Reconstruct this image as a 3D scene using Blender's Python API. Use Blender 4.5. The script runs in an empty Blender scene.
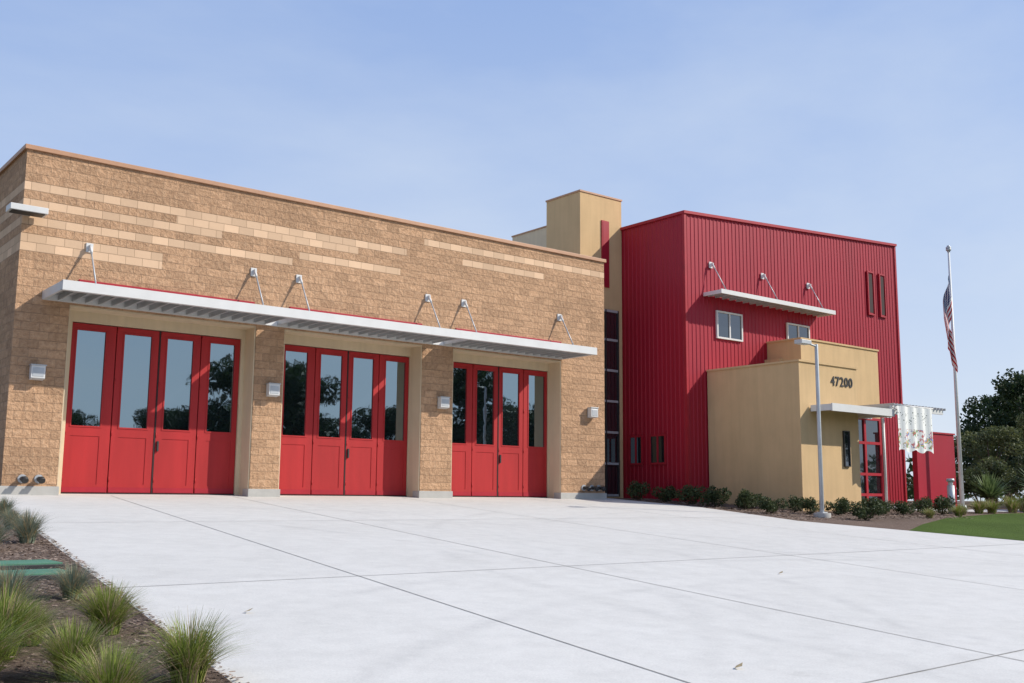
import bpy, math, random
import numpy as np
from mathutils import Vector, Matrix
random.seed(7); np.random.seed(7)
scene=bpy.context.scene
scene.view_settings.view_transform='Standard'
scene.view_settings.look='None'
scene.view_settings.exposure=0
G=1.6/25.8
def gz(y):
    if y>=0: return 0.0
    if y<=-26: return -26*G
    return y*G

# ---------------------------------------------------------------- node helpers
def new_mat(name):
    m=bpy.data.materials.new(name); m.use_nodes=True
    nt=m.node_tree
    return m,nt,nt.nodes["Principled BSDF"]
def N(nt,t,**kw):
    n=nt.nodes.new(t)
    for k,v in kw.items():
        if k=='inp':
            for kk,vv in v.items(): n.inputs[kk].default_value=vv
        else: setattr(n,k,v)
    return n
def L(nt,a,b): nt.links.new(a,b)
def math_n(nt,op,a,b=None,c=None,clamp=False):
    n=nt.nodes.new("ShaderNodeMath"); n.operation=op; n.use_clamp=clamp
    for i,v in enumerate((a,b,c)):
        if v is None: continue
        if isinstance(v,(int,float)): n.inputs[i].default_value=v
        else: nt.links.new(v,n.inputs[i])
    return n.outputs[0]
def mixc(nt,fac,a,b,blend='MIX'):
    n=nt.nodes.new("ShaderNodeMix"); n.data_type='RGBA'; n.blend_type=blend
    if isinstance(fac,(int,float)): n.inputs[0].default_value=fac
    else: nt.links.new(fac,n.inputs[0])
    for i,v in ((6,a),(7,b)):
        if isinstance(v,tuple): n.inputs[i].default_value=(v[0],v[1],v[2],1)
        else: nt.links.new(v,n.inputs[i])
    return n.outputs[2]
def ramp(nt,fac,stops):
    n=nt.nodes.new("ShaderNodeValToRGB")
    el=n.color_ramp.elements
    while len(el)<len(stops): el.new(0.5)
    for e,(p,c) in zip(el,stops):
        e.position=p; e.color=(c[0],c[1],c[2],1) if isinstance(c,tuple) else (c,c,c,1)
    nt.links.new(fac,n.inputs[0]); return n.outputs[0]
def noise(nt,vec,scale,detail=4,rough=0.55):
    n=nt.nodes.new("ShaderNodeTexNoise"); n.inputs["Scale"].default_value=scale
    n.inputs["Detail"].default_value=detail; n.inputs["Roughness"].default_value=rough
    if vec is not None: nt.links.new(vec,n.inputs["Vector"])
    return n.outputs[0]
def objco(nt):
    return nt.nodes.new("ShaderNodeTexCoord").outputs["Object"]
def bump(nt,b,height,strength=0.5,dist=0.02):
    n=nt.nodes.new("ShaderNodeBump"); n.inputs["Strength"].default_value=strength; n.inputs["Distance"].default_value=dist
    nt.links.new(height,n.inputs["Height"]); nt.links.new(n.outputs[0],b.inputs["Normal"])

def simple(name,col,rough=0.6,metal=0.0,var=0.12,scale=3.0,bmp=0.0,bscale=60,spec=0.5,streak=False):
    m,nt,b=new_mat(name)
    oc=objco(nt)
    if streak:
        mp=N(nt,"ShaderNodeMapping"); mp.inputs["Scale"].default_value=(1,1,0.12); L(nt,oc,mp.inputs[0]); v=mp.outputs[0]
    else: v=oc
    f=noise(nt,v,scale,6)
    c=ramp(nt,f,[(0.25,tuple(x*(1-var) for x in col)),(0.75,tuple(min(1,x*(1+var)) for x in col))])
    L(nt,c,b.inputs["Base Color"])
    b.inputs["Roughness"].default_value=rough; b.inputs["Metallic"].default_value=metal
    b.inputs["Specular IOR Level"].default_value=spec
    if bmp: bump(nt,b,noise(nt,oc,bscale,5),bmp,0.01)
    return m

# split-face block
def mat_block():
    m,nt,b=new_mat("split_face_block")
    oc=objco(nt); s=N(nt,"ShaderNodeSeparateXYZ"); L(nt,oc,s.inputs[0])
    u=math_n(nt,'ADD',s.outputs[0],s.outputs[1])
    cb=N(nt,"ShaderNodeCombineXYZ"); L(nt,u,cb.inputs[0]); L(nt,s.outputs[2],cb.inputs[1])
    br=N(nt,"ShaderNodeTexBrick"); L(nt,cb.outputs[0],br.inputs[0])
    br.inputs["Scale"].default_value=1; br.inputs["Brick Width"].default_value=0.406; br.inputs["Row Height"].default_value=0.203
    br.inputs["Mortar Size"].default_value=0.006; br.inputs["Mortar Smooth"].default_value=0.3; br.inputs["Bias"].default_value=0
    br.inputs["Color1"].default_value=(0,0,0,1); br.inputs["Color2"].default_value=(1,1,1,1); br.inputs["Mortar"].default_value=(.5,.5,.5,1)
    bands=[(-2,9.0,34),(-2,3.4,32),(2.2,7.4,33),(-2,5.4,30),(-2,1.9,27),(-2,1.9,28),(5.6,8.8,31),(9.6,16.9,36),(11.0,14.2,34)]
    tot=None
    for x0,x1,r in bands:
        a=math_n(nt,'GREATER_THAN',s.outputs[0],x0); c=math_n(nt,'LESS_THAN',s.outputs[0],x1)
        d=math_n(nt,'GREATER_THAN',s.outputs[2],r*0.203); e=math_n(nt,'LESS_THAN',s.outputs[2],(r+1)*0.203)
        q=math_n(nt,'MULTIPLY',math_n(nt,'MULTIPLY',a,c),math_n(nt,'MULTIPLY',d,e))
        tot=q if tot is None else math_n(nt,'MAXIMUM',tot,q)
    n1=noise(nt,oc,10,7,0.65); n2=noise(nt,oc,45,4,0.7); n3=noise(nt,oc,0.6,4)
    rough=ramp(nt,n1,[(0.28,(0.36,0.205,0.115)),(0.5,(0.565,0.345,0.20)),(0.72,(0.70,0.465,0.29))])
    rough=mixc(nt,0.3,rough,ramp(nt,n2,[(0.3,(0.35,0.20,0.115)),(0.7,(0.70,0.46,0.29))]))
    pb=ramp(nt,br.outputs["Color"],[(0,0.82),(1,1.08)])
    rough=mixc(nt,1.0,rough,pb,'MULTIPLY')
    smooth=mixc(nt,1.0,(0.70,0.485,0.315),pb,'MULTIPLY')
    col=mixc(nt,tot,rough,smooth)
    col=mixc(nt,math_n(nt,'MULTIPLY',br.outputs["Fac"],.8),col,(0.38,0.25,0.16))
    st=ramp(nt,n3,[(0.3,0.92),(0.7,1.05)])
    col=mixc(nt,1.0,col,st,'MULTIPLY')
    L(nt,col,b.inputs["Base Color"]); b.inputs["Roughness"].default_value=0.95; b.inputs["Specular IOR Level"].default_value=0.2
    inv=math_n(nt,'SUBTRACT',1.0,math_n(nt,'MULTIPLY',tot,0.93))
    h=math_n(nt,'MULTIPLY',math_n(nt,'ADD',math_n(nt,'MULTIPLY',n1,1.0),math_n(nt,'MULTIPLY',n2,0.3)),inv)
    h=math_n(nt,'SUBTRACT',h,math_n(nt,'MULTIPLY',br.outputs["Fac"],0.25))
    bump(nt,b,h,1.0,0.07)
    return m
def mat_stucco(name,col):
    m,nt,b=new_mat(name); oc=objco(nt)
    n=noise(nt,oc,1.1,5); n2=noise(nt,oc,90,3)
    mp=N(nt,"ShaderNodeMapping"); mp.inputs["Scale"].default_value=(3,3,0.25); L(nt,oc,mp.inputs[0]); n3=noise(nt,mp.outputs[0],2,5)
    c=ramp(nt,n,[(0.3,tuple(x*0.94 for x in col)),(0.7,tuple(x*1.05 for x in col))])
    c=mixc(nt,1.0,c,ramp(nt,n3,[(0.3,0.94),(0.6,1.02)]),'MULTIPLY')
    L(nt,c,b.inputs["Base Color"]); b.inputs["Roughness"].default_value=0.92; b.inputs["Specular IOR Level"].default_value=0.2
    bump(nt,b,n2,0.5,0.01); return m
def mat_glass(name,tint=(0.42,0.54,0.60),mixf=0.6,dark=(0.012,0.017,0.02)):
    m,nt,b=new_mat(name)
    b.inputs["Base Color"].default_value=(*dark,1); b.inputs["Roughness"].default_value=0.03
    gl=N(nt,"ShaderNodeBsdfGlossy"); gl.inputs["Color"].default_value=(*tint,1); gl.inputs["Roughness"].default_value=0.015
    oc=objco(nt); nb=noise(nt,oc,1.3,2)
    bp=N(nt,"ShaderNodeBump"); bp.inputs["Strength"].default_value=0.25; bp.inputs["Distance"].default_value=0.01; L(nt,nb,bp.inputs["Height"]); L(nt,bp.outputs[0],gl.inputs["Normal"])
    ms=N(nt,"ShaderNodeMixShader"); ms.inputs[0].default_value=mixf
    L(nt,b.outputs[0],ms.inputs[1]); L(nt,gl.outputs[0],ms.inputs[2])
    L(nt,ms.outputs[0],nt.nodes["Material Output"].inputs[0]); return m
def mat_concrete():
    m,nt,b=new_mat("driveway_concrete"); oc=objco(nt)
    n1=noise(nt,oc,0.35,6,0.65); n2=noise(nt,oc,3.2,8,0.7); n3=noise(nt,oc,60,4,0.75)
    c=ramp(nt,n1,[(0.3,(0.565,0.55,0.51)),(0.7,(0.615,0.60,0.56))])
    c=mixc(nt,1.0,c,ramp(nt,n2,[(0.25,0.90),(0.6,1.03)]),'MULTIPLY')
    c=mixc(nt,1.0,c,ramp(nt,n3,[(0.3,0.88),(0.7,1.07)]),'MULTIPLY')
    s=N(nt,"ShaderNodeSeparateXYZ"); L(nt,oc,s.inputs[0])
    px=math_n(nt,'FLOOR',math_n(nt,'DIVIDE',math_n(nt,'SUBTRACT',s.outputs[0],math_n(nt,'MULTIPLY',s.outputs[1],.11)),4.4))
    py=math_n(nt,'FLOOR',math_n(nt,'DIVIDE',math_n(nt,'ADD',s.outputs[1],.1),7.3))
    wn_=N(nt,"ShaderNodeTexWhiteNoise"); wn_.noise_dimensions='2D'; cb=N(nt,"ShaderNodeCombineXYZ"); L(nt,py,cb.inputs[1]); L(nt,cb.outputs[0],wn_.inputs["Vector"])
    c=mixc(nt,1.0,c,ramp(nt,wn_.outputs[0],[(0,0.97),(1,1.015)]),'MULTIPLY')
    tot=None
    for cx,cy,r,w in [(-9,-10,13.2,0.2),(-9,-10,15.2,0.2),(16,-19,13.4,0.2),(16,-19,15.3,0.2),(-14,-14,16.4,0.16),(4,-28,11.2,0.18),(4,-28,13.1,0.18),(22,-4,17.4,0.18),(-3,-20,14.5,.2),(-3,-20,16.5,.2)]:
        dx=math_n(nt,'SUBTRACT',s.outputs[0],cx); dy=math_n(nt,'SUBTRACT',s.outputs[1],cy)
        d=math_n(nt,'SQRT',math_n(nt,'ADD',math_n(nt,'MULTIPLY',dx,dx),math_n(nt,'MULTIPLY',dy,dy)))
        q=math_n(nt,'SUBTRACT',1.0,math_n(nt,'DIVIDE',math_n(nt,'ABSOLUTE',math_n(nt,'SUBTRACT',d,r)),w),clamp=True)
        tot=q if tot is None else math_n(nt,'MAXIMUM',tot,q)
    nn=ramp(nt,noise(nt,oc,0.45,5,.7),[(0.42,0.0),(0.62,1.0)])
    nf=ramp(nt,noise(nt,oc,9,5,.7),[(0.3,0.4),(0.6,1.0)])
    f=math_n(nt,'MULTIPLY',math_n(nt,'MULTIPLY',math_n(nt,'MULTIPLY',tot,nn),nf),0.24)
    c=mixc(nt,f,c,(0.25,0.245,0.24))
    sp=ramp(nt,noise(nt,oc,1.1,3,0.8),[(0.70,0.0),(0.80,1.0)])
    c=mixc(nt,math_n(nt,'MULTIPLY',sp,0.2),c,(0.3,0.28,0.25))
    L(nt,c,b.inputs["Base Color"]); b.inputs["Roughness"].default_value=0.85; b.inputs["Specular IOR Level"].default_value=0.25
    bump(nt,b,n3,0.35,0.005); return m
def mat_ground(name,c1,c2,scale,bs=0.6,bd=0.03):
    m,nt,b=new_mat(name); oc=objco(nt)
    a=noise(nt,oc,scale,8,0.75); d=noise(nt,oc,0.3,4)
    c=ramp(nt,a,[(0.32,c1),(0.68,c2)])
    c=mixc(nt,1.0,c,ramp(nt,d,[(0.3,0.8),(0.7,1.15)]),'MULTIPLY')
    L(nt,c,b.inputs["Base Color"]); b.inputs["Roughness"].default_value=1.0; b.inputs["Specular IOR Level"].default_value=0.1
    bump(nt,b,a,bs,bd); return m
def mat_leaf(name,c1,c2,scale=1.5):
    m,nt,b=new_mat(name); oc=objco(nt)
    a=noise(nt,oc,scale,4,0.6); a2=noise(nt,oc,scale*9,2)
    f=math_n(nt,'ADD',math_n(nt,'MULTIPLY',a,0.6),math_n(nt,'MULTIPLY',a2,0.4))
    c=ramp(nt,f,[(0.36,c1),(0.64,c2)])
    L(nt,c,b.inputs["Base Color"]); b.inputs["Roughness"].default_value=0.6; b.inputs["Specular IOR Level"].default_value=0.3
    tr=N(nt,"ShaderNodeBsdfTranslucent"); L(nt,c,tr.inputs[0])
    ms=N(nt,"ShaderNodeMixShader"); ms.inputs[0].default_value=0.3
    L(nt,b.outputs[0],ms.inputs[1]); L(nt,tr.outputs[0],ms.inputs[2]); L(nt,ms.outputs[0],nt.nodes["Material Output"].inputs[0])
    return m

M={}
M['block']=mat_block()
M['ochre']=mat_stucco("ochre_stucco",(0.60,0.42,0.225))
M['cream']=mat_stucco("cream_stucco",(0.66,0.54,0.37))
M['cap']=simple("tan_metal_cap",(0.46,0.25,0.14),0.5)
M['plinth']=simple("plinth_concrete",(0.42,0.41,0.38),0.9,bmp=0.4)
M['door']=simple("red_door_paint",(0.385,0.022,0.023),0.55,var=0.14,bmp=0.04,bscale=8,spec=.3,streak=True)
M['doordark']=simple("dark_seal",(0.03,0.012,0.012),0.8)
M['redsid']=simple("red_metal_siding",(0.33,0.008,0.024),0.5,var=0.10,scale=1.2,spec=.35,streak=True)
M['redtrim']=simple("red_trim",(0.35,0.014,0.026),0.5,spec=.35)
M['glass']=mat_glass("bay_door_glass")
M['glassd']=mat_glass("window_glass",(0.35,0.38,0.42),0.35)
M['white']=simple("white_metal",(0.64,0.64,0.62),0.45,var=0.05)
M['galv']=simple("galvanised_metal",(0.45,0.47,0.48),0.45,0.3,var=0.12)
M['dark']=simple("dark_metal",(0.03,0.03,0.03),0.5)
M['concrete']=mat_concrete()
M['joint']=simple("joint_groove",(0.29,0.28,0.26),0.95,var=0.35,scale=5)
M['mulch']=mat_ground("bark_mulch_soil",(0.08,0.055,0.042),(0.30,0.225,0.18),30,1.0,0.05)
M['chip']=mat_ground("bark_chip",(0.10,0.07,0.052),(0.40,0.31,0.25),3,0.2,0.01)
M['lawn']=mat_ground("lawn_turf",(0.035,0.065,0.012),(0.11,0.165,0.035),40,1.0,0.04)
M['field']=mat_ground("ground_soil",(0.10,0.10,0.05),(0.19,0.17,0.09),0.8)
M['asph']=mat_ground("asphalt",(0.04,0.04,0.042),(0.065,0.065,0.065),60,0.4,0.01)
M['path']=simple("path_concrete",(0.5,0.49,0.46),0.9)
M['leafd']=mat_leaf("shrub_leaf",(0.020,0.032,0.012),(0.10,0.13,0.05),6)
M['leaft']=mat_leaf("tree_leaf",(0.013,0.026,0.009),(0.05,0.08,0.026),0.8)
M['leafo']=mat_leaf("olive_leaf",(0.06,0.08,0.03),(0.16,0.18,0.07),0.8)
M['grass']=mat_leaf("fountain_grass_blade",(0.11,0.16,0.02),(0.34,0.40,0.09),5)
M['grassb']=mat_leaf("blue_fescue_blade",(0.12,0.16,0.11),(0.30,0.35,0.26),5)
M['yucca']=mat_leaf("yucca_blade",(0.07,0.12,0.04),(0.22,0.29,0.11),2)
M['straw']=mat_leaf("dry_blade",(0.32,0.24,0.13),(0.52,0.42,0.25),5)
M['bark']=simple("tree_bark",(0.09,0.065,0.045),0.95,var=0.4,scale=12,bmp=0.8,bscale=20)
M['greenlid']=simple("green_lid",(0.07,0.19,0.12),0.7,bmp=0.3,bscale=40)

# ---------------------------------------------------------------- mesh builder
class MB:
    def __init__(s): s.v=[];s.f=[];s.m=[];s.mats=[];s.sm=[]
    def mi(s,k):
        if k not in s.mats: s.mats.append(k)
        return s.mats.index(k)
    def face(s,pts,k,smooth=False):
        b=len(s.v); s.v+= [tuple(p) for p in pts]; s.f.append(tuple(range(b,b+len(pts)))); s.m.append(s.mi(k)); s.sm.append(smooth)
    def box(s,x0,x1,y0,y1,z0,z1,k):
        b=len(s.v)
        s.v+=[(x0,y0,z0),(x1,y0,z0),(x1,y1,z0),(x0,y1,z0),(x0,y0,z1),(x1,y0,z1),(x1,y1,z1),(x0,y1,z1)]
        for q in ((0,3,2,1),(4,5,6,7),(0,1,5,4),(1,2,6,5),(2,3,7,6),(3,0,4,7)):
            s.f.append(tuple(b+i for i in q)); s.m.append(s.mi(k)); s.sm.append(False)
    def cyl(s,p0,p1,r0,r1,k,n=12,caps=True):
        p0=Vector(p0);p1=Vector(p1);d=(p1-p0).normalized()
        a=d.orthogonal().normalized(); c=d.cross(a)
        b=len(s.v)
        for p,r in((p0,r0),(p1,r1)):
            for i in range(n):
                t=2*math.pi*i/n; s.v.append(tuple(p+a*math.cos(t)*r+c*math.sin(t)*r))
        for i in range(n):
            j=(i+1)%n; s.f.append((b+i,b+j,b+n+j,b+n+i)); s.m.append(s.mi(k)); s.sm.append(True)
        if caps:
            s.f.append(tuple(b+n-1-i for i in range(n))); s.m.append(s.mi(k)); s.sm.append(False)
            s.f.append(tuple(b+n+i for i in range(n))); s.m.append(s.mi(k)); s.sm.append(False)
    def bulk(s,verts,nper,k):
        b=len(s.v); s.v+= [tuple(p) for p in verts]; i0=s.mi(k)
        for i in range(len(verts)//nper):
            s.f.append(tuple(range(b+i*nper,b+(i+1)*nper))); s.m.append(i0); s.sm.append(False)
    def obj(s,name,parent=None,bevel=0.0,loc=None):
        me=bpy.data.meshes.new(name); me.from_pydata(s.v,[],s.f)
        for k in s.mats: me.materials.append(M[k])
        me.polygons.foreach_set("material_index",s.m)
        me.polygons.foreach_set("use_smooth",s.sm); me.update()
        o=bpy.data.objects.new(name,me); scene.collection.objects.link(o)
        if parent: o.parent=parent
        if loc: o.location=loc
        if bevel:
            bm=o.modifiers.new("bevel","BEVEL"); bm.width=bevel; bm.segments=2; bm.limit_method='ANGLE'
        return o
def empty(name,loc=(0,0,0)):
    o=bpy.data.objects.new(name,None); scene.collection.objects.link(o); o.location=loc; return o

# ---------------------------------------------------------------- ground
mb=MB()
xs=[-800,-300,-120,-60,-30,-10,0,10,20,30,45,70,120,300,800]
ys=[-800,-300,-120,-60,-40,-26,-20,-14,-8,-4,0,6,20,50,120,300,800]
for i in range(len(xs)-1):
    for j in range(len(ys)-1):
        mb.face([(xs[i],ys[j],gz(ys[j])-.012),(xs[i+1],ys[j],gz(ys[j])-.012),(xs[i+1],ys[j+1],gz(ys[j+1])-.012),(xs[i],ys[j+1],gz(ys[j+1])-.012)],'field')
mb.obj("ground")
def sheet(name,poly,k,off,sub=0):
    b=MB(); b.face([(x,y,gz(y)+off) for x,y in poly],k); return b.obj(name)
drive=[(-1.45,-0.62),(-2.0,-3.6),(-4.1,-19.2),(-4.8,-25.2),(18.4,-25.2),(17.0,-14.6),(16.5,-11.6),(16.0,-8.8),(17.6,-4.0),(17.6,0.0),(-1.45,0.0)]
drv=sheet("driveway",drive,'concrete',0.0)
jb=MB()
def strip(b,p,q,w,k,off):
    p=Vector((p[0],p[1],0));q=Vector((q[0],q[1],0));d=(q-p).normalized();n=Vector((-d.y,d.x,0))*w/2
    b.face([(v.x,v.y,gz(v.y)+off) for v in (p-n,q-n,q+n,p+n)],k)
for p,q in [((1.0,-.65),(-1.85,-25.1)),((4.0,-.65),(1.6,-25.1)),((9.0,-.65),(6.6,-25.1)),((13.6,-.65),(12.2,-25.1)),
            ((-3.5,-14.95),(16.9,-14.6)),((-2.5,-7.6),(16.2,-7.6)),((-4.3,-21.4),(17.6,-20.4))]:
    strip(jb,p,q,0.016,'joint',0.004)
jb.obj("driveway_joints",drv)
st=MB(); zr=gz(-30)
st.face([(-400,-42,zr-.008),(400,-42,zr-.008),(400,-26.6,zr-.008),(-400,-26.6,zr-.008)],'asph')
st.obj("street")
kb=MB(); kb.box(-400,-4.8,-26.6,-26.35,zr-.05,zr+.12,'plinth'); kb.box(18.4,400,-26.6,-26.35,zr-.05,zr+.12,'plinth'); kb.box(-4.8,18.4,-26.6,-25.2,zr-.05,zr+.012,'plinth')
kb.box(-400,400,-42.3,-42,zr-.05,zr+.12,'plinth')
kb.obj("kerb")
sheet("planting_bed",[(-1.45,-0.62),(-2.0,-3.6),(-4.1,-19.2),(-4.8,-25.2),(-14,-25.2),(-14,-0.0),(-1.45,-0.0)],'mulch',0.0)
sheet("planting_bed",[(17.6,0.0),(17.6,-4.0),(16.0,-8.8),(16.5,-11.6),(19.5,-10.2),(24,-8.4),(30,-7.0),(44,-6.0),(44,0.0)],'mulch',0.0)
sheet("lawn",[(16.5,-11.6),(17.0,-14.6),(18.4,-25.2),(80,-25.2),(80,-6.2),(44,-6.0),(30,-7.0),(24,-8.4),(19.5,-10.2)],'lawn',0.004)
sheet("footpath",[(26.5,-3.4),(29.5,-3.4),(30.5,-5.2),(60,-4.9),(60,-5.9),(30,-6.3),(27.2,-5.6)],'path',0.008)

# ---------------------------------------------------------------- building
B=empty("fire_station_building")
FY=-0.6; TOP=7.85
w=MB()
w.box(-1.37,-0.2,FY,0.4,-.3,4.35,'block')
w.box(4.45,5.25,FY,0.4,-.3,4.35,'block')
w.box(9.62,10.7,FY,0.4,-.3,4.35,'block')
w.box(14.95,16.85,FY,0.4,-.3,4.35,'block')
w.box(-1.37,16.85,FY,0.4,4.35,TOP,'block')
w.box(-1.37,-1.0,0.4,20,-.3,TOP,'block')
w.box(-1.0,16.85,19.6,20,-.3,TOP,'block')
w.box(16.45,16.85,0.4,19.6,-.3,TOP,'block')
w.box(-1.0,16.45,0.4,19.6,TOP-.6,TOP-.4,'plinth')
w.obj("block_walls",B)
c=MB()
c.box(-1.43,16.91,FY-.06,0.45,TOP,TOP+.11,'cap'); c.box(-1.43,-.95,.45,20.06,TOP,TOP+.11,'cap'); c.box(16.4,16.91,.45,20.06,TOP,TOP+.11,'cap'); c.box(-.95,16.4,19.55,20.06,TOP,TOP+.11,'cap')
c.obj("parapet_cap",B,0.01)
pl=MB()
for x0,x1 in((-1.43,-.155),(4.405,5.295),(9.575,10.745),(14.905,16.9)):
    pl.box(x0,x1,FY-.04,FY+.3,-.3,.16,'plinth')
pl.obj("plinth",B,0.01)
bays=[(-.2,4.45,.05,4.32),(5.25,9.62,5.5,9.58),(10.7,14.95,10.9,14.9)]
fr=MB()
for x0,x1,d0,d1 in bays:
    fr.box(x0+.002,d0,-.02,.38,-.05,4.348,'cream')
    fr.box(d1,x1-.002,-.02,.38,-.05,4.348,'cream')
    fr.box(d0,d1,-.02,.38,4.06,4.348,'cream')
    fr.box(x1-.03,x1-.002,-.58,-.022,-.02,4.346,'cream')
    fr.box(x0+.002,x0+.03,-.58,-.022,-.02,4.346,'cream')
    fr.box(x0+.03,x1-.03,-.58,-.022,4.31,4.346,'cream')
fr.obj("door_frames",B)
for bi,(x0,x1,d0,d1) in enumerate(bays):
    d=MB(); wd=(d1-d0)/4
    d.box(d0,d1,.16,.2,0,4.06,'doordark')
    for i in range(4):
        a=d0+i*wd+.012+(0.012 if i==2 else 0); e=d0+(i+1)*wd-.012-(0.012 if i==1 else 0)
        ww=.67; cx=(a+e)/2+(-.06 if i%2==0 else .0)+(.05 if i>=2 else 0); g0=cx-ww/2; g1=cx+ww/2
        zb,zt=1.6,3.88
        d.box(a,g0,.03,.1,.03,4.04,'door'); d.box(g1,e,.03,.1,.03,4.04,'door')
        d.box(g0,g1,.03,.1,zt,4.04,'door'); d.box(g0,g1,.03,.1,1.36,zb,'door'); d.box(g0,g1,.03,.1,.03,.22,'door')
        d.box(g0,g1,.042,.1,.22,1.36,'door')
        r=.035
        d.box(g0-r,g0,.018,.032,zb-r,zt+r,'door'); d.box(g1,g1+r,.018,.032,zb-r,zt+r,'door')
        d.box(g0,g1,.018,.032,zt,zt+r,'door'); d.box(g0,g1,.018,.032,zb-r,zb,'door')
        d.box(g0,g1,.06,.075,zb,zt,'glass')
        for hz in (.35,1.45,2.7,3.95):
            d.cyl((a+.005,.022,hz-.06),(a+.005,.022,hz+.06),.014,.014,'door',8)
        d.box(a+.01,e-.01,.02,.032,.04,.16,'redtrim')
    cx=(d0+d1)/2
    d.box(cx+.06,cx+.1,-.02,.03,1.05,1.3,'dark')
    d.box(cx-.02,cx+.02,.02,.1,.03,4.04,'doordark')
    d.box(d0,d1,.01,.12,-.02,.028,'doordark')
    d.obj("bay_door_%d"%(bi+1),B)
rb=MB()
for x0,x1 in((-.05,4.35),(5.35,9.55),(10.75,14.9)):
    rb.box(x0,x1,FY-.07,FY,4.62,4.96,'redtrim')
rb.obj("red_beams",B,.01)
aw=MB(); AF=-2.25; X0,X1=-.82,14.98
aw.box(X0,X1,AF,AF+.05,4.38,4.60,'white')
aw.box(X0,X1,AF+.05,AF+.14,4.38,4.40,'white'); aw.box(X0,X1,AF+.05,AF+.14,4.58,4.60,'white')
aw.box(X0,X0+.05,AF+.05,FY-.002,4.39,4.59,'white'); aw.box(X1-.05,X1,AF+.05,FY-.002,4.39,4.59,'white')
aw.box(X0+.05,X1-.05,FY-.1,FY-.004,4.39,4.59,'white')
for s0,s1 in((X0+.05,4.65),(5.0,9.9),(10.3,X1-.05)):
    aw.box(s0,s1,AF+.14,FY-.1,4.53,4.56,'galv')
    n=int((s1-s0)/.3)
    for i in range(n+1):
        x=s0+(s1-s0)*i/n
        aw.box(x-.02,x+.02,AF+.14,FY-.1,4.41,4.528,'galv')
aw.obj("bay_awning",B)
rods=MB()
def rod(b,x,z,wy,x2,y2,z2):
    b.box(x-.08,x+.08,wy-.03,wy,z-.11,z+.11,'white')
    b.box(x-.02,x+.02,wy-.14,wy-.03,z-.06,z+.06,'white')
    b.cyl((x,wy-.11,z),(x2,y2,z2),.018,.018,'galv',8)
    b.cyl((x,wy-.11,z),(x+(x2-x)*.14,wy-.11+(y2-wy+.11)*.14,z+(z2-z)*.14),.032,.032,'white',8)
    b.box(x2-.03,x2+.03,y2-.06,y2+.06,z2-.06,z2+.04,'white')
for x in(.15,4.3,5.6,9.75,11.05,15.0-.15): rod(rods,x,5.75,FY,x,-1.4,4.6)
rods.obj("awning_tie_rods",B)
def wall_lamp(x,z,y,name="wall_lamp"):
    e=MB()
    e.box(-.13,.13,-.05,-.003,-.16,.16,'galv')
    e.face([(-.15,-.05,-.17),(.15,-.05,-.17),(.15,-.24,-.13),(-.15,-.24,-.13)],'white')
    e.box(-.15,.15,-.22,-.05,-.15,.15,'white'); e.box(-.17,.17,-.24,-.05,.15,.175,'galv')
    e.box(-.12,.12,-.228,-.22,-.1,.1,'galv')
    return e.obj(name,B,.008,(x,y,z))
for x in(-.83,4.93,10.3,16.2): wall_lamp(x,2.7 if x<16 else 2.74,FY)
fl=MB(); fl.box(-1.75,-.95,-1.15,-.72,6.26,6.40,'white'); fl.box(-1.35,-1.2,-.75,-.602,6.28,6.36,'galv'); fl.box(-1.7,-1.0,-1.1,-.78,6.245,6.262,'dark')
fl.obj("corner_floodlight",B,.02)
sp=MB()
for x in(-.95,-.6,15.9,16.25,16.55):
    z0=.32
    sp.cyl((x,FY-.02,z0),(x,FY-.22,z0),.055,.055,'dark',12); sp.cyl((x,FY-.22,z0),(x,FY-.28,z0-.05),.075,.075,'dark',12)
    sp.cyl((x,FY,z0),(x,FY-.03,z0),.1,.1,'galv',12)
sp.obj("hose_connections",B)

# tower
t=MB(); TY=1.15
t.box(17.36,19.4,TY,3.0,-.3,10.84,'ochre')
t.box(17.5,22,3.0,5.2,6,9.95,'cream')
t.obj("stair_tower",B)
tc=MB(); tc.box(17.33,19.43,TY-.03,3.03,10.84,10.90,'cap'); tc.box(17.47,22,3.03,5.23,9.95,10.0,'cap')
tc.obj("tower_cap",B)
tg=MB()
tg.box(18.38,18.74,TY-.04,TY-.002,7.5,9.95,'redtrim'); tg.box(18.43,18.69,TY-.048,TY-.038,7.56,9.89,'redsid')
gx0,gx1=17.9,19.18
tg.box(gx0,gx1,TY-.025,TY-.002,.1,6.7,'glassd')
for z in(.1,1.2,2.3,3.4,4.5,5.6,6.65): tg.box(gx0,gx1,TY-.06,TY-.023,z-.04,z+.04,'galv')
for x in(gx0+.03,18.54,gx1-.03): tg.box(x-.03,x+.03,TY-.062,TY-.023,.06,6.69,'dark')
tg.obj("tower_glazing",B)

# red metal volume with ribbed siding
XL,XR,YF=19.42,32.45,-1.9
def ztop(x): return 9.74+(x-XL)/(XR-XL)*(10.62-9.74)
core=MB()
x0,x1,y0,y1=XL+.03,XR-.03,YF+.03,12
zc0,zc1=ztop(XL)-.04,ztop(XR)-.04
v=[(x0,y0,-.5),(x1,y0,-.5),(x1,y1,-.5),(x0,y1,-.5),(x0,y0,zc0),(x1,y0,zc1),(x1,y1,zc1),(x0,y1,zc0)]
for q in((0,1,5,4),(1,2,6,5),(2,3,7,6),(3,0,4,7),(4,5,6,7)): core.face([v[i] for i in q],'redsid')
core.obj("red_volume_core",B)
def prof(length,pitch,depth):
    pts=[];s=0
    while s<length:
        for ds,d in((0,0),(pitch*.5,0),(pitch*.60,depth),(pitch*.84,depth),(pitch*.94,0)):
            if s+ds<length: pts.append((s+ds,d))
        s+=pitch
    pts.append((length,0)); return pts
sd=MB()
pf=prof(XR-XL,.20,.018)
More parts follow.
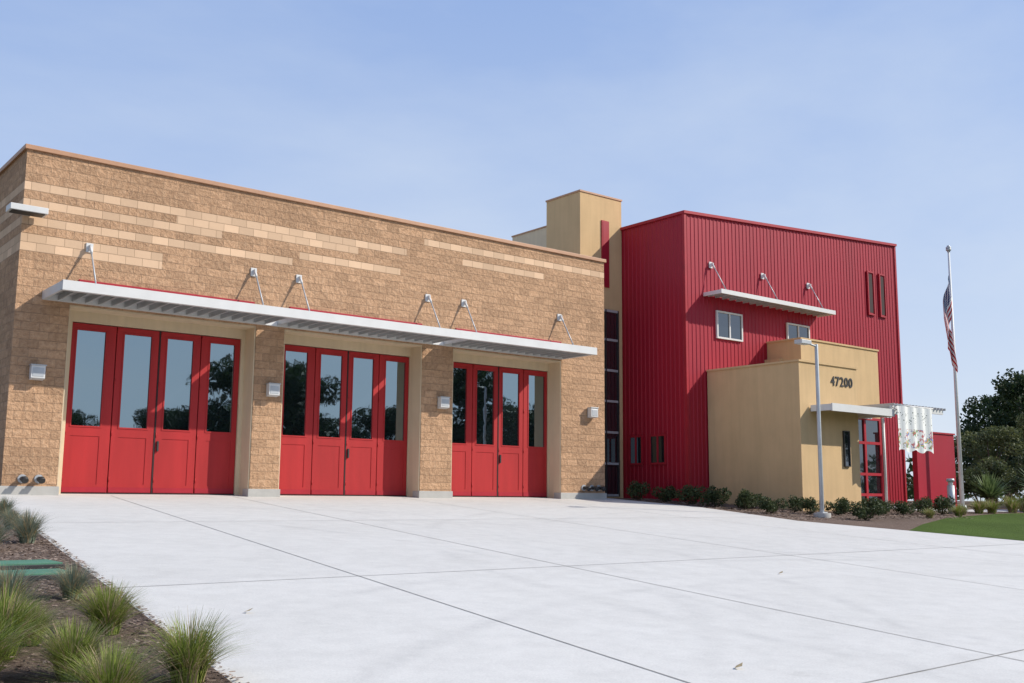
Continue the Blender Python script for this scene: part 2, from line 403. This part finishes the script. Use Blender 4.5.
for (s0,d0),(s1,d1) in zip(pf[:-1],pf[1:]):
    a,b_=XL+s0,XL+s1
    sd.face([(a,YF-d0,-.5),(b_,YF-d1,-.5),(b_,YF-d1,ztop(b_)),(a,YF-d0,ztop(a))],'redsid')
pf=prof(2.5+9,.20,.014)
for (s0,d0),(s1,d1) in zip(pf[:-1],pf[1:]):
    a,b_=YF+s0,YF+s1
    sd.face([(XL-d0,a,-.5),(XL-d0,a,ztop(XL)),(XL-d1,b_,ztop(XL)),(XL-d1,b_,-.5)],'redsid')
sd.obj("ribbed_siding",B)
tr=MB()
tr.box(XL-.05,XL+.06,YF-.05,YF+.06,-.5,ztop(XL),'redtrim')
tr.box(XR-.06,XR+.05,YF-.05,YF+.06,-.5,ztop(XR),'redtrim')
def slope_bar(b,xa,xb,ya,yb,h0,h1,k):
    za,zb=ztop(xa),ztop(xb)
    vv=[(xa,ya,za+h0),(xb,ya,zb+h0),(xb,yb,zb+h0),(xa,yb,za+h0),(xa,ya,za+h1),(xb,ya,zb+h1),(xb,yb,zb+h1),(xa,yb,za+h1)]
    for q in((0,3,2,1),(4,5,6,7),(0,1,5,4),(1,2,6,5),(2,3,7,6),(3,0,4,7)): b.face([vv[i] for i in q],k)
slope_bar(tr,XL-.08,XR+.08,YF-.09,12,0.0,.10,'redtrim')
tr.obj("red_volume_trim",B)
def window_front(b,x0,x1,z0,z1,y,fk='white',split=True,gk='glassd',fw=.06):
    b.box(x0,x1,y-.03,y-.01,z0,z1,gk)
    b.box(x0-fw,x0,y-.07,y-.0,z0-fw,z1+fw,fk); b.box(x1,x1+fw,y-.07,y-.0,z0-fw,z1+fw,fk)
    b.box(x0,x1,y-.07,y-.0,z1,z1+fw,fk); b.box(x0,x1,y-.07,y-.0,z0-fw,z0,fk)
    if split: b.box((x0+x1)/2-.03,(x0+x1)/2+.03,y-.065,y-.03,z0,z1,fk)
wn=MB()
window_front(wn,21.0,22.26,5.6,6.46,YF-.02); window_front(wn,24.95,26.2,5.6,6.46,YF-.02)
window_front(wn,30.33,30.68,7.5,9.2,YF-.02,'redtrim',False,'redtrim'); window_front(wn,31.18,31.5,7.5,9.2,YF-.02,'redtrim',False,'redtrim')
for xa,xb in((30.38,30.63),(31.22,31.46)): wn.box(xa,xb,YF-.056,YF-.05,7.55,9.15,'doordark')
for ya,yb in((.2,.75),(-.9,-.25)):
    x=XL-.02
    wn.box(x-.03,x-.01,ya,yb,1.22,2.12,'glassd')
    wn.box(x-.06,x,ya-.07,ya,1.15,2.19,'redtrim'); wn.box(x-.06,x,yb,yb+.07,1.15,2.19,'redtrim')
    wn.box(x-.06,x,ya,yb,2.12,2.19,'redtrim'); wn.box(x-.06,x,ya,yb,1.15,1.22,'redtrim')
    wn.box(x-.05,x-.03,(ya+yb)/2-.035,(ya+yb)/2+.035,1.22,2.12,'redtrim')
wn.obj("upper_windows",B)
ra=MB(); ry=-2.75
ra.box(20.3,26.85,ry,ry+.05,6.94,7.09,'white'); ra.box(20.3,20.35,ry+.05,YF-.04,6.94,7.07,'white'); ra.box(26.8,26.85,ry+.05,YF-.04,6.94,7.07,'white')
ra.box(20.35,26.8,ry+.05,YF-.04,7.02,7.05,'galv')
for i in range(17):
    x=20.55+i*.375; ra.box(x-.02,x+.02,ry+.05,YF-.04,6.95,7.018,'galv')
for x in(20.7,23.55,26.3): rod(ra,x,8.1,YF-.035,x+.2,-2.5,7.08)
ra.obj("upper_awning",B)

# ochre entry volumes
ob=MB()
ob.box(20.42,23.55,-5.7,YF-.04,-.7,4.32,'ochre')
ob.box(23.72,28.5,-3.4,YF-.04,-.7,5.62,'ochre')
ob.box(23.55,23.72,-2.6,YF-.04,-.7,5.0,'ochre')
ob.obj("ochre_entry_volume",B)
oc_=MB(); oc_.box(20.38,23.59,-5.74,YF-.04,4.32,4.38,'ochre'); oc_.box(23.68,28.54,-3.44,YF-.04,5.62,5.68,'ochre')
oc_.obj("entry_coping",B)
ew=MB()
window_front(ew,22.66,22.92,1.1,2.2,-5.7,'dark',False,'glassd',.03)
y=-3.4
window_front(ew,24.6,28.3,-.25,2.95,y,'redtrim',False,'glassd',.09)
for x in(25.5,26.45,27.35): ew.box(x-.06,x+.06,y-.08,y-.028,-.25,2.95,'redtrim')
for z in(.2,.95,2.1): ew.box(24.6,28.3,y-.078,y-.03,z-.05,z+.05,'redtrim')
ew.obj("entry_glazing",B)
ec=MB()
ec.box(20.9,24.35,-6.55,-6.5,2.74,2.98,'white'); ec.box(20.9,20.95,-6.5,-5.75,2.76,2.96,'white')
ec.box(20.95,24.3,-6.5,-5.72,2.86,2.9,'galv'); ec.box(23.6,24.3,-5.72,-3.5,2.86,2.9,'galv'); ec.box(24.3,24.35,-6.5,-3.5,2.74,2.98,'white')
for yy in(-6.4,-5.4,-4.4,-3.6): ec.box(24.35,27.6,yy-.03,yy+.03,2.98,3.12,'white')
for i in range(17):
    x=24.45+i*.2; ec.box(x-.015,x+.015,-6.5,-3.5,3.122,3.2,'galv')
ec.cyl((27.4,-4.2,-.5),(27.4,-4.2,2.98),.05,.05,'white',10)
ec.obj("entry_canopy",B)
def text(s,size,loc,k,name,parent,ext=.012):
    cu=bpy.data.curves.new(name,"FONT"); cu.body=s; cu.size=size; cu.extrude=ext; cu.offset=.004; cu.space_character=1.12
    o=bpy.data.objects.new(name,cu); scene.collection.objects.link(o); o.rotation_euler=(math.pi/2,0,0); o.location=loc; cu.materials.append(M[k]); o.parent=parent; return o
text("47200",.44,(22.08,-5.714,3.68),'dark',"building_number",B)

rw=MB(); rw.box(29.4,32.1,-4.3,-4.1,-.5,2.55,'redsid'); rw.box(29.36,32.14,-4.34,-4.06,2.55,2.61,'redtrim')
rw.obj("red_screen_wall")

# banner: white cloth with separate coloured drawings along the lower part
def mat_banner():
    m,nt,b=new_mat("banner_cloth"); oc=objco(nt)
    s=N(nt,"ShaderNodeSeparateXYZ"); L(nt,oc,s.inputs[0])
    n=noise(nt,oc,4.2,5,.7); f=ramp(nt,n,[(0.50,0.0),(0.53,1.0)])
    wn2=noise(nt,oc,3.1,1)
    pal=N(nt,"ShaderNodeValToRGB"); pal.color_ramp.interpolation='CONSTANT'
    cols=[(0.0,(.05,.22,.07)),(.40,(.50,.05,.04)),(.46,(.06,.28,.10)),(.51,(.60,.32,.05)),(.56,(.06,.14,.42)),(.62,(.45,.08,.08))]
    el=pal.color_ramp.elements
    while len(el)<len(cols): el.new(.5)
    for e,(p_,c_) in zip(el,cols): e.position=p_; e.color=(*c_,1)
    L(nt,wn2,pal.inputs[0])
    band=math_n(nt,'MULTIPLY',math_n(nt,'LESS_THAN',s.outputs[2],2.35),math_n(nt,'GREATER_THAN',s.outputs[2],1.72))
    c=mixc(nt,math_n(nt,'MULTIPLY',math_n(nt,'MULTIPLY',f,.9),band),(0.75,0.76,0.74),pal.outputs[0])
    vg=N(nt,"ShaderNodeTexVoronoi"); vg.inputs["Scale"].default_value=11; L(nt,oc,vg.inputs[0])
    dots=math_n(nt,'MULTIPLY',math_n(nt,'LESS_THAN',vg.outputs["Distance"],.26),math_n(nt,'MULTIPLY',math_n(nt,'GREATER_THAN',s.outputs[2],2.5),math_n(nt,'LESS_THAN',s.outputs[2],2.92)))
    c=mixc(nt,dots,c,(0.07,0.10,0.08))
    L(nt,c,b.inputs["Base Color"]); b.inputs["Roughness"].default_value=.9; return m
M['banner']=mat_banner()
bn=MB()
nb=28
for i in range(nb):
    a=24.35+i*2.1/nb; e=24.35+(i+1)*2.1/nb; ya=-6.66+.03*math.sin(i*.9); ye=-6.66+.03*math.sin((i+1)*.9)
    la=1.62+.05*math.sin(i*.6); le=1.62+.05*math.sin((i+1)*.6)
    bn.face([(a,ya,la),(e,ye,le),(e,ye,3.1),(a,ya,3.1)],'banner')
bn.cyl((24.25,-6.62,3.12),(26.6,-6.62,3.12),.025,.025,'white',8)
for x in(24.4,26.4): bn.cyl((x,-6.62,2.96),(x,-6.45,3.05),.02,.02,'galv',6)
bn.obj("hanging_banner")

# lamp post
lp=MB(); LX=18.34; LY=-7.85; bz=gz(LY)
lp.cyl((LX,LY,bz-.1),(LX,LY,bz+.12),.24,.24,'plinth',20)
lp.box(LX-.11,LX+.11,LY-.11,LY+.11,bz+.12,bz+.15,'galv')
lp.cyl((LX,LY,bz+.15),(LX,LY,4.42),.062,.05,'galv',14)
lp.cyl((LX,LY,4.36),(LX-.45,LY,4.42),.03,.03,'galv',8)
lp.box(LX-.85,LX-.4,LY-.13,LY+.13,4.37,4.48,'galv'); lp.box(LX-.8,LX-.45,LY-.09,LY+.09,4.36,4.372,'white')
lp.obj("street_lamp",None,.008)
bl=MB(); bz=gz(-6.9); bx=27.0
bl.cyl((bx,-6.9,bz-.05),(bx,-6.9,bz+.95),.12,.12,'galv',16); bl.cyl((bx,-6.9,bz+.95),(bx,-6.9,bz+1.08),.08,.08,'white',16); bl.cyl((bx,-6.9,bz+1.08),(bx,-6.9,bz+1.18),.14,.12,'galv',16)
bl.obj("bollard_light")

# flagpole + flag
FX,FYp=31.1,-5.05
fp=MB(); fp.cyl((FX,FYp,-.5),(FX,FYp,9.62),.085,.04,'white',14); fp.cyl((FX,FYp,-.4),(FX,FYp,-.15),.2,.14,'galv',16)
for zz,r in((9.64,.06),(9.70,.1),(9.77,.1),(9.83,.06)):
    fp.cyl((FX,FYp,zz-.03),(FX,FYp,zz+.03),r,r,'galv',12)
fpo=fp.obj("flagpole")
def mat_flag():
    m,nt,b=new_mat("flag_cloth"); uv=N(nt,"ShaderNodeTexCoord").outputs["UV"]; s=N(nt,"ShaderNodeSeparateXYZ"); L(nt,uv,s.inputs[0])
    u,v=s.outputs[0],s.outputs[1]
    st=math_n(nt,'LESS_THAN',math_n(nt,'MODULO',math_n(nt,'MULTIPLY',v,13),2),1.0)
    c=mixc(nt,st,(0.72,0.72,0.70),(0.48,0.02,0.03))
    can=math_n(nt,'MULTIPLY',math_n(nt,'LESS_THAN',u,.4),math_n(nt,'LESS_THAN',v,7/13))
    fu=math_n(nt,'SUBTRACT',math_n(nt,'FRACT',math_n(nt,'MULTIPLY',u,15)),.5); fv=math_n(nt,'SUBTRACT',math_n(nt,'FRACT',math_n(nt,'MULTIPLY',v,9*13/7)),.5)
    d=math_n(nt,'ADD',math_n(nt,'MULTIPLY',fu,fu),math_n(nt,'MULTIPLY',fv,fv)); star=math_n(nt,'LESS_THAN',d,.09)
    blue=mixc(nt,star,(0.02,0.03,0.13),(0.7,0.7,0.7)); c=mixc(nt,can,c,blue)
    L(nt,c,b.inputs["Base Color"]); b.inputs["Roughness"].default_value=.85; return m
fm=mat_flag()
me=bpy.data.meshes.new("flag"); nu,nv=60,40; vs=[];fs=[];uvs=[]
for i in range(nu+1):
    for j in range(nv+1):
        u=i/nu; v=j/nv
        side=1-2*max(0,u-.62)*1.2
        out=.42*math.sin(min(1,u*1.6)*math.pi/2)*(1-.2*v)*side
        hz=8.85-v*1.75
        drop=3.0*u**1.1*(1-.25*v)
        fold=.08*math.sin(out*22+v*5)*min(1,u*5)
        vs.append((-out*.78+fold*.5,out*.45+fold-.04-.12*max(0,u-.6),hz-drop)); uvs.append((u,v))
for i in range(nu):
    for j in range(nv):
        a=i*(nv+1)+j; fs.append((a,a+nv+1,a+nv+2,a+1))
me.from_pydata(vs,[],fs); uvl=me.uv_layers.new(name="UVMap")
for lo in me.loops: uvl.data[lo.index].uv=uvs[lo.vertex_index]
for p_ in me.polygons: p_.use_smooth=True
me.materials.append(fm)
fo=bpy.data.objects.new("flag",me); scene.collection.objects.link(fo); fo.location=(FX,FYp,0); fo.parent=fpo

# ---------------------------------------------------------------- vegetation
def leaf_quads(centers,radii,n,size,elong=1.0):
    out=[]
    k=len(centers); wts=np.array([r[0]*r[1]*r[2] for r in radii])**.7; wts/=wts.sum()
    idx=np.random.choice(k,n,p=wts)
    d=np.random.normal(size=(n,3)); d/=np.linalg.norm(d,axis=1)[:,None]
    rr=np.random.uniform(.35,1.08,size=n)**.6
    C=np.array(centers)[idx]+d*rr[:,None]*np.array(radii)[idx]
    a=np.random.normal(size=(n,3)); a/=np.linalg.norm(a,axis=1)[:,None]
    b=np.cross(a,np.random.normal(size=(n,3))); b/=np.linalg.norm(b,axis=1)[:,None]
    s=size*np.random.uniform(.55,1.3,size=n)[:,None]
    q=np.stack([C-a*s*elong,C-b*s*.5,C+a*s*elong,C+b*s*.5],axis=1)
    return q.reshape(-1,3)
def make_shrub_mesh(seed,r=.42,h=.55,n=1300):
    np.random.seed(seed); rnd=random.Random(seed); b=MB()
    cs=[];rs=[]
    for i in range(9):
        an=rnd.uniform(0,6.28); d=rnd.uniform(0,r*.7)
        cs.append((math.cos(an)*d,math.sin(an)*d,h*rnd.uniform(.3,.8))); q=rnd.uniform(.12,.24); rs.append((q,q,q*.85))
    b.bulk(leaf_quads(cs,rs,n,.035,1.1),4,'leafd')
    for i in range(9): b.cyl((0,0,-.05),cs[i],.012,.004,'bark',5,False)
    return b
def inst(mbuilder,name,places):
    o=None
    for (x,y,z,s,rot) in places:
        if o is None: o=mbuilder.obj(name); me=o.data; q=o
        else: q=bpy.data.objects.new(name,me); scene.collection.objects.link(q)
        q.location=(x,y,z); q.scale=(s*random.uniform(.9,1.1),s*random.uniform(.9,1.1),s*random.uniform(.85,1.1)); q.rotation_euler=(0,0,rot)
def R_(): return random.uniform(0,6.28)
sh=[(17.9,-1.0),(18.2,-2.0),(18.3,-3.0),(18.35,-4.0),(18.5,-5.0),(17.9,-6.5),(19.1,-6.9),(20.0,-7.2),(20.9,-6.8),(22.0,-7.1),(22.8,-6.9),(23.6,-7.2),(24.7,-7.3),(19.2,-4.6),(19.6,-6.0),(18.9,-8.9),(25.9,-7.2)]
inst(make_shrub_mesh(3),"low_shrub",[(x,y,gz(y),random.uniform(.85,1.35),R_()) for x,y in sh[::2]])
inst(make_shrub_mesh(11,.5,.5,1400),"low_shrub",[(x,y,gz(y),random.uniform(.8,1.25),R_()) for x,y in sh[1::2]])

def make_grass(seed,n,h,spread,k,k2=None,thick=.006,droop=.5):
    rnd=random.Random(seed); b=MB()
    for i in range(n):
        an=rnd.uniform(0,6.28); r0=rnd.uniform(0,.12)*spread*2; hh=h*rnd.uniform(.5,1.1); lean=rnd.uniform(.05,1)*spread
        bx,by=math.cos(an)*r0,math.sin(an)*r0; dx,dy=math.cos(an+rnd.uniform(-.5,.5)),math.sin(an+rnd.uniform(-.5,.5)); tx,ty=-dy*thick,dx*thick
        kk=k2 if (k2 and rnd.random()<.25) else k
        prev=None
        for j in range(5):
            t=j/4; px=bx+dx*lean*t**1.8; py=by+dy*lean*t**1.8; pz=hh*(t-droop*.5*t**3*(lean/spread)); w_=1-t*.93
            cur=((px-tx*w_,py-ty*w_,pz),(px+tx*w_,py+ty*w_,pz))
            if prev: b.face([prev[0],prev[1],cur[1],cur[0]],kk)
            prev=cur
    return b
g1=make_grass(1,1100,.48,.44,'grass','straw'); g1b=make_grass(12,900,.55,.5,'grass','straw',.006,.7); g2=make_grass(2,800,.33,.3,'grassb','straw',.005)
inst(g1,"fountain_grass",[(x,y,gz(y),s,R_()) for x,y,s in [(-4.3,-17.3,.8),(-4.95,-18.7,.85),(-5.7,-17.2,1.1),(-5.0,-19.6,.9),(-6.3,-14.2,1.1),(-4.9,-17.5,.7)]])
inst(g1b,"fountain_grass",[(x,y,gz(y),s,R_()) for x,y,s in [(-5.2,-17.9,.95),(-4.35,-19.1,.8),(-5.5,-18.6,1.0),(-5.3,-16.4,1.0),(-6.2,-16.2,1.2)]])
inst(g2,"blue_fescue",[(x,y,gz(y),s,R_()) for x,y,s in [(-4.05,-15.5,1.1),(-3.25,-10.6,1.3),(-3.9,-11.4,1.4),(-3.0,-8.6,1.1),(-3.8,-8.8,1.2),(-2.6,-6.4,1.1),(-4.5,-10,1.3),(-4.7,-15.9,1.1)]])
inst(make_grass(5,300,.45,.4,'grass','straw',.012),"ornamental_grass",[(26.8,-7.4,gz(-7.4),.9,R_()),(28.8,-6.9,gz(-7),1.2,R_()),(25.6,-7.9,gz(-7.9),1.0,R_()),(23.0,-8.4,gz(-8.4),.9,R_()),(33.5,-6.2,gz(-6),1.8,R_()),(29.7,-6.9,gz(-7),1.3,R_()),(31.8,-6.6,gz(-6.6),1.4,R_())])
def make_yucca(seed):
    rnd=random.Random(seed); b=MB()
    for i in range(230):
        an=rnd.uniform(0,6.28); el=rnd.uniform(.0,1.45); ln=rnd.uniform(.8,1.1); w_=.04
        d=Vector((math.cos(an)*math.cos(el),math.sin(an)*math.cos(el),math.sin(el))); s_=Vector((-math.sin(an),math.cos(an),0))*w_
        p0=Vector((0,0,.35)); p1=p0+d*ln*.55; p2=p0+d*ln+Vector((0,0,-.12*math.cos(el)))
        b.face([p0-s_*.6,p0+s_*.6,p1+s_,p1-s_],'yucca'); b.face([p1-s_,p1+s_,p2+s_*.05,p2-s_*.05],'yucca')
    b.cyl((0,0,-.1),(0,0,.4),.1,.12,'bark',8); return b
inst(make_yucca(4),"yucca_plant",[(34.6,-6.6,gz(-6.6),1.6,R_()),(37.5,-5.6,gz(-5.6),1.5,R_()),(34.8,-4.2,gz(-4.2),1.2,R_())])
inst(make_shrub_mesh(15,.9,1.0,2600),"garden_shrub",[(36,-3.2,gz(-3.2),1.9,R_()),(38.5,-2.6,gz(-2.6),2.2,R_()),(41.5,-2.6,gz(-2.6),2.4,R_()),(35.0,-1.5,gz(-1.5),1.6,R_()),(44,-3.5,gz(-3.5),2.3,R_())])
def make_tree(seed,h,cr,leafk,n=7000,ls=.16,trunk=.25,clear=.28):
    np.random.seed(seed); rnd=random.Random(seed); b=MB()
    th=h*clear; top=Vector((rnd.uniform(-.2,.2),rnd.uniform(-.2,.2),th))
    b.cyl((0,0,-.3),top,trunk,trunk*.7,'bark',10,False)
    b.cyl(top,(top.x*1.5,top.y*1.5,h*.85),trunk*.7,trunk*.12,'bark',8,False)
    cs=[];rs=[]
    for i in range(18):
        an=rnd.uniform(0,6.28); zz=rnd.uniform(th*1.05,h*.93); t=(zz-th)/(h-th); rad=cr*(1-.55*t*t)*rnd.uniform(.35,.95)
        c_=Vector((math.cos(an)*rad,math.sin(an)*rad,zz)); st_=Vector((0,0,th+(zz-th)*.35))
        mid=(st_+c_)/2+Vector((0,0,-.01*h)); b.cyl(st_,mid,trunk*.35,trunk*.22,'bark',6,False); b.cyl(mid,c_,trunk*.22,trunk*.05,'bark',6,False)
        q=cr*rnd.uniform(.26,.48); cs.append(tuple(c_)); rs.append((q,q*rnd.uniform(.8,1.1),q*rnd.uniform(.6,.85)))
    cs.append((0,0,h*.88)); rs.append((cr*.35,cr*.35,h*.12))
    b.bulk(leaf_quads(cs,rs,n,ls,1.0),4,leafk)
    return b
def inst_tree(mbuilder,name,places):
    inst(mbuilder,name,[(x,y,gz(y),s,R_()) for x,y,s in places])
tA=make_tree(21,10,4.4,'leaft',14000,.17,.25,.16); tB=make_tree(22,9,4.8,'leaft',14000,.17,.25,.16); tC=make_tree(23,6,2.6,'leafo',8000,.11,.15,.12)
inst_tree(tA,"broadleaf_tree",[(9,-64,.7),(25,-62,.95),(38,-62,1.35),(53,-60,1.5),(68,-62,1.05),(84,-60,1.5),(100,-63,1.4),(79,17,1.05),(95,8,.95),(-22,40,1.2),(-50,55,1.2),(110,-20,1.1)])
inst_tree(tB,"broadleaf_tree",[(17.5,-64,.85),(31.5,-61,1.35),(45,-61,1.0),(60,-61,1.4),(76,-62,1.6),(92,-64,1.3),(68.8,10.2,.98),(101,16,1.1),(-35,48,1.2),(4,-64,.7),(115,0,1.1),(-6,-66,.75)])
inst_tree(tC,"olive_tree",[(47.0,1.8,.75),(50.5,.5,.8),(54,-2,.5)])
dt=MB(); np.random.seed(5); cs=[];rs=[]
for i in range(220):
    if i<150: x=random.uniform(-260,330); y=random.uniform(150,190)
    else: x=random.uniform(150,190); y=random.uniform(-160,150)
    h=random.uniform(3,8); cs.append((x,y,h*.6)); rs.append((random.uniform(3,7),4,h*.6))
dt.bulk(leaf_quads(cs,rs,26000,.75,1.0),4,'leaft'); dt.obj("distant_tree_row")
ch=MB(); np.random.seed(9)
def chips(n,fx,size):
    vv=[]
    for i in range(n):
        x,y=fx(); z=gz(y)+random.uniform(.004,.03); an=R_(); l=size*random.uniform(.5,1.4); w_=l*.35; t=random.uniform(-.3,.3)
        ca,sa=math.cos(an),math.sin(an)
        vv+=[(x-ca*l-(-sa)*w_,y-sa*l-ca*w_,z-t*l),(x+ca*l-(-sa)*w_,y+sa*l-ca*w_,z+t*l),(x+ca*l+(-sa)*w_,y+sa*l+ca*w_,z+t*l+.004),(x-ca*l+(-sa)*w_,y-sa*l+ca*w_,z-t*l+.004)]
    return vv
def fl_():
    y=random.uniform(-21,-3); xe=-2.0-(abs(y)-3.6)*(2.1/15.6); return xe-random.uniform(0,1)**1.5*4+.05,y
ch.bulk(chips(9500,fl_,.022),4,'chip')
def fr_():
    y=random.uniform(-8.8,-.5); xe=17.65 if y>-4 else 17.65-(-4-y)/4.8*1.6; return xe+random.uniform(-.05,9),y
ch.bulk(chips(7000,fr_,.035),4,'chip')
ch.obj("bark_chips")
ul=MB()
for k_,(x,y) in enumerate(((-3.9,-13.0),(-4.0,-13.85))):
    z=gz(y)
    for j in range(3):
        ul.box(x-.8,x+.36,y-.33+j*.22,y-.13+j*.22,z+.0,z+.05,'greenlid')
    ul.box(x-.82,x+.38,y-.35,y+.33,z-.05,z+.03,'dark')
ul.obj("irrigation_valve_lids",None,.006)
lf=MB()
for x,y in((-.6,-20.45),(5.1,-16.5),(-2.9,-16.8)):
    z=gz(y)+.01; s=.05
    lf.face([(x-s,y,z),(x,y-s*.7,z+.015),(x+s,y,z+.035),(x+s*.2,y+s*.6,z+.01)],'straw')
lf.obj("fallen_leaves")

# ---------------------------------------------------------------- world / sun
el=math.radians(36); az=math.radians(53)
to=Vector((math.sin(az)*math.cos(el),-math.cos(az)*math.cos(el),math.sin(el)))
sl=bpy.data.lights.new("sun","SUN"); sl.energy=5.0; sl.angle=math.radians(.53); sl.color=(1,.935,.84)
so=bpy.data.objects.new("sun",sl); scene.collection.objects.link(so); so.rotation_euler=(-to).to_track_quat('-Z','Y').to_euler()
wd=bpy.data.worlds.new("World"); scene.world=wd; wd.use_nodes=True; nt=wd.node_tree
bg=nt.nodes["Background"]; sky=nt.nodes.new("ShaderNodeTexSky"); sky.sky_type='NISHITA'; sky.sun_disc=False
sky.sun_elevation=el; sky.sun_rotation=math.atan2(to.x,to.y); sky.air_density=1.0; sky.dust_density=.6; sky.ozone_density=1.6
tc=nt.nodes.new("ShaderNodeTexCoord"); mp=nt.nodes.new("ShaderNodeMapping"); mp.inputs["Scale"].default_value=(1.0,2.4,4.5); mp.inputs["Rotation"].default_value=(0,.35,.6)
nt.links.new(tc.outputs["Generated"],mp.inputs[0])
nz=noise(nt,mp.outputs[0],1.3,7,.55); cl=ramp(nt,nz,[(.42,0.0),(.72,.28)])
s3=nt.nodes.new("ShaderNodeSeparateXYZ"); nt.links.new(tc.outputs["Generated"],s3.inputs[0])
hz=math_n(nt,'SUBTRACT',1.0,math_n(nt,'MULTIPLY',s3.outputs[2],1.75),clamp=True)
hz=math_n(nt,'POWER',hz,1.4)
base=mixc(nt,.66,sky.outputs[0],(2.8,4.3,8.0))
f=math_n(nt,'ADD',cl,math_n(nt,'MULTIPLY',hz,.95),clamp=True)
cc=mixc(nt,f,base,(6.1,6.8,7.7))
nt.links.new(cc,bg.inputs[0]); bg.inputs[1].default_value=.118

# ---------------------------------------------------------------- camera
p=math.radians(8.45);ro=math.radians(0.47);a=math.radians(51.6)
h=Vector((math.cos(a),math.sin(a),0));r=Vector((math.sin(a),-math.cos(a),0));z=Vector((0,0,1))
fw=h*math.cos(p)+z*math.sin(p);up=z*math.cos(p)-h*math.sin(p)
Rr=r*math.cos(ro)+up*math.sin(ro);Uu=up*math.cos(ro)-r*math.sin(ro)
cd=bpy.data.cameras.new("camera"); cd.lens=36*1049/1024; cd.sensor_width=36; cd.clip_end=3000
co=bpy.data.objects.new("camera",cd); scene.collection.objects.link(co)
mt=Matrix((Rr,Uu,-fw)).transposed().to_4x4(); mt.translation=Vector((-7.05,-25.8,0)); co.matrix_world=mt
scene.camera=co
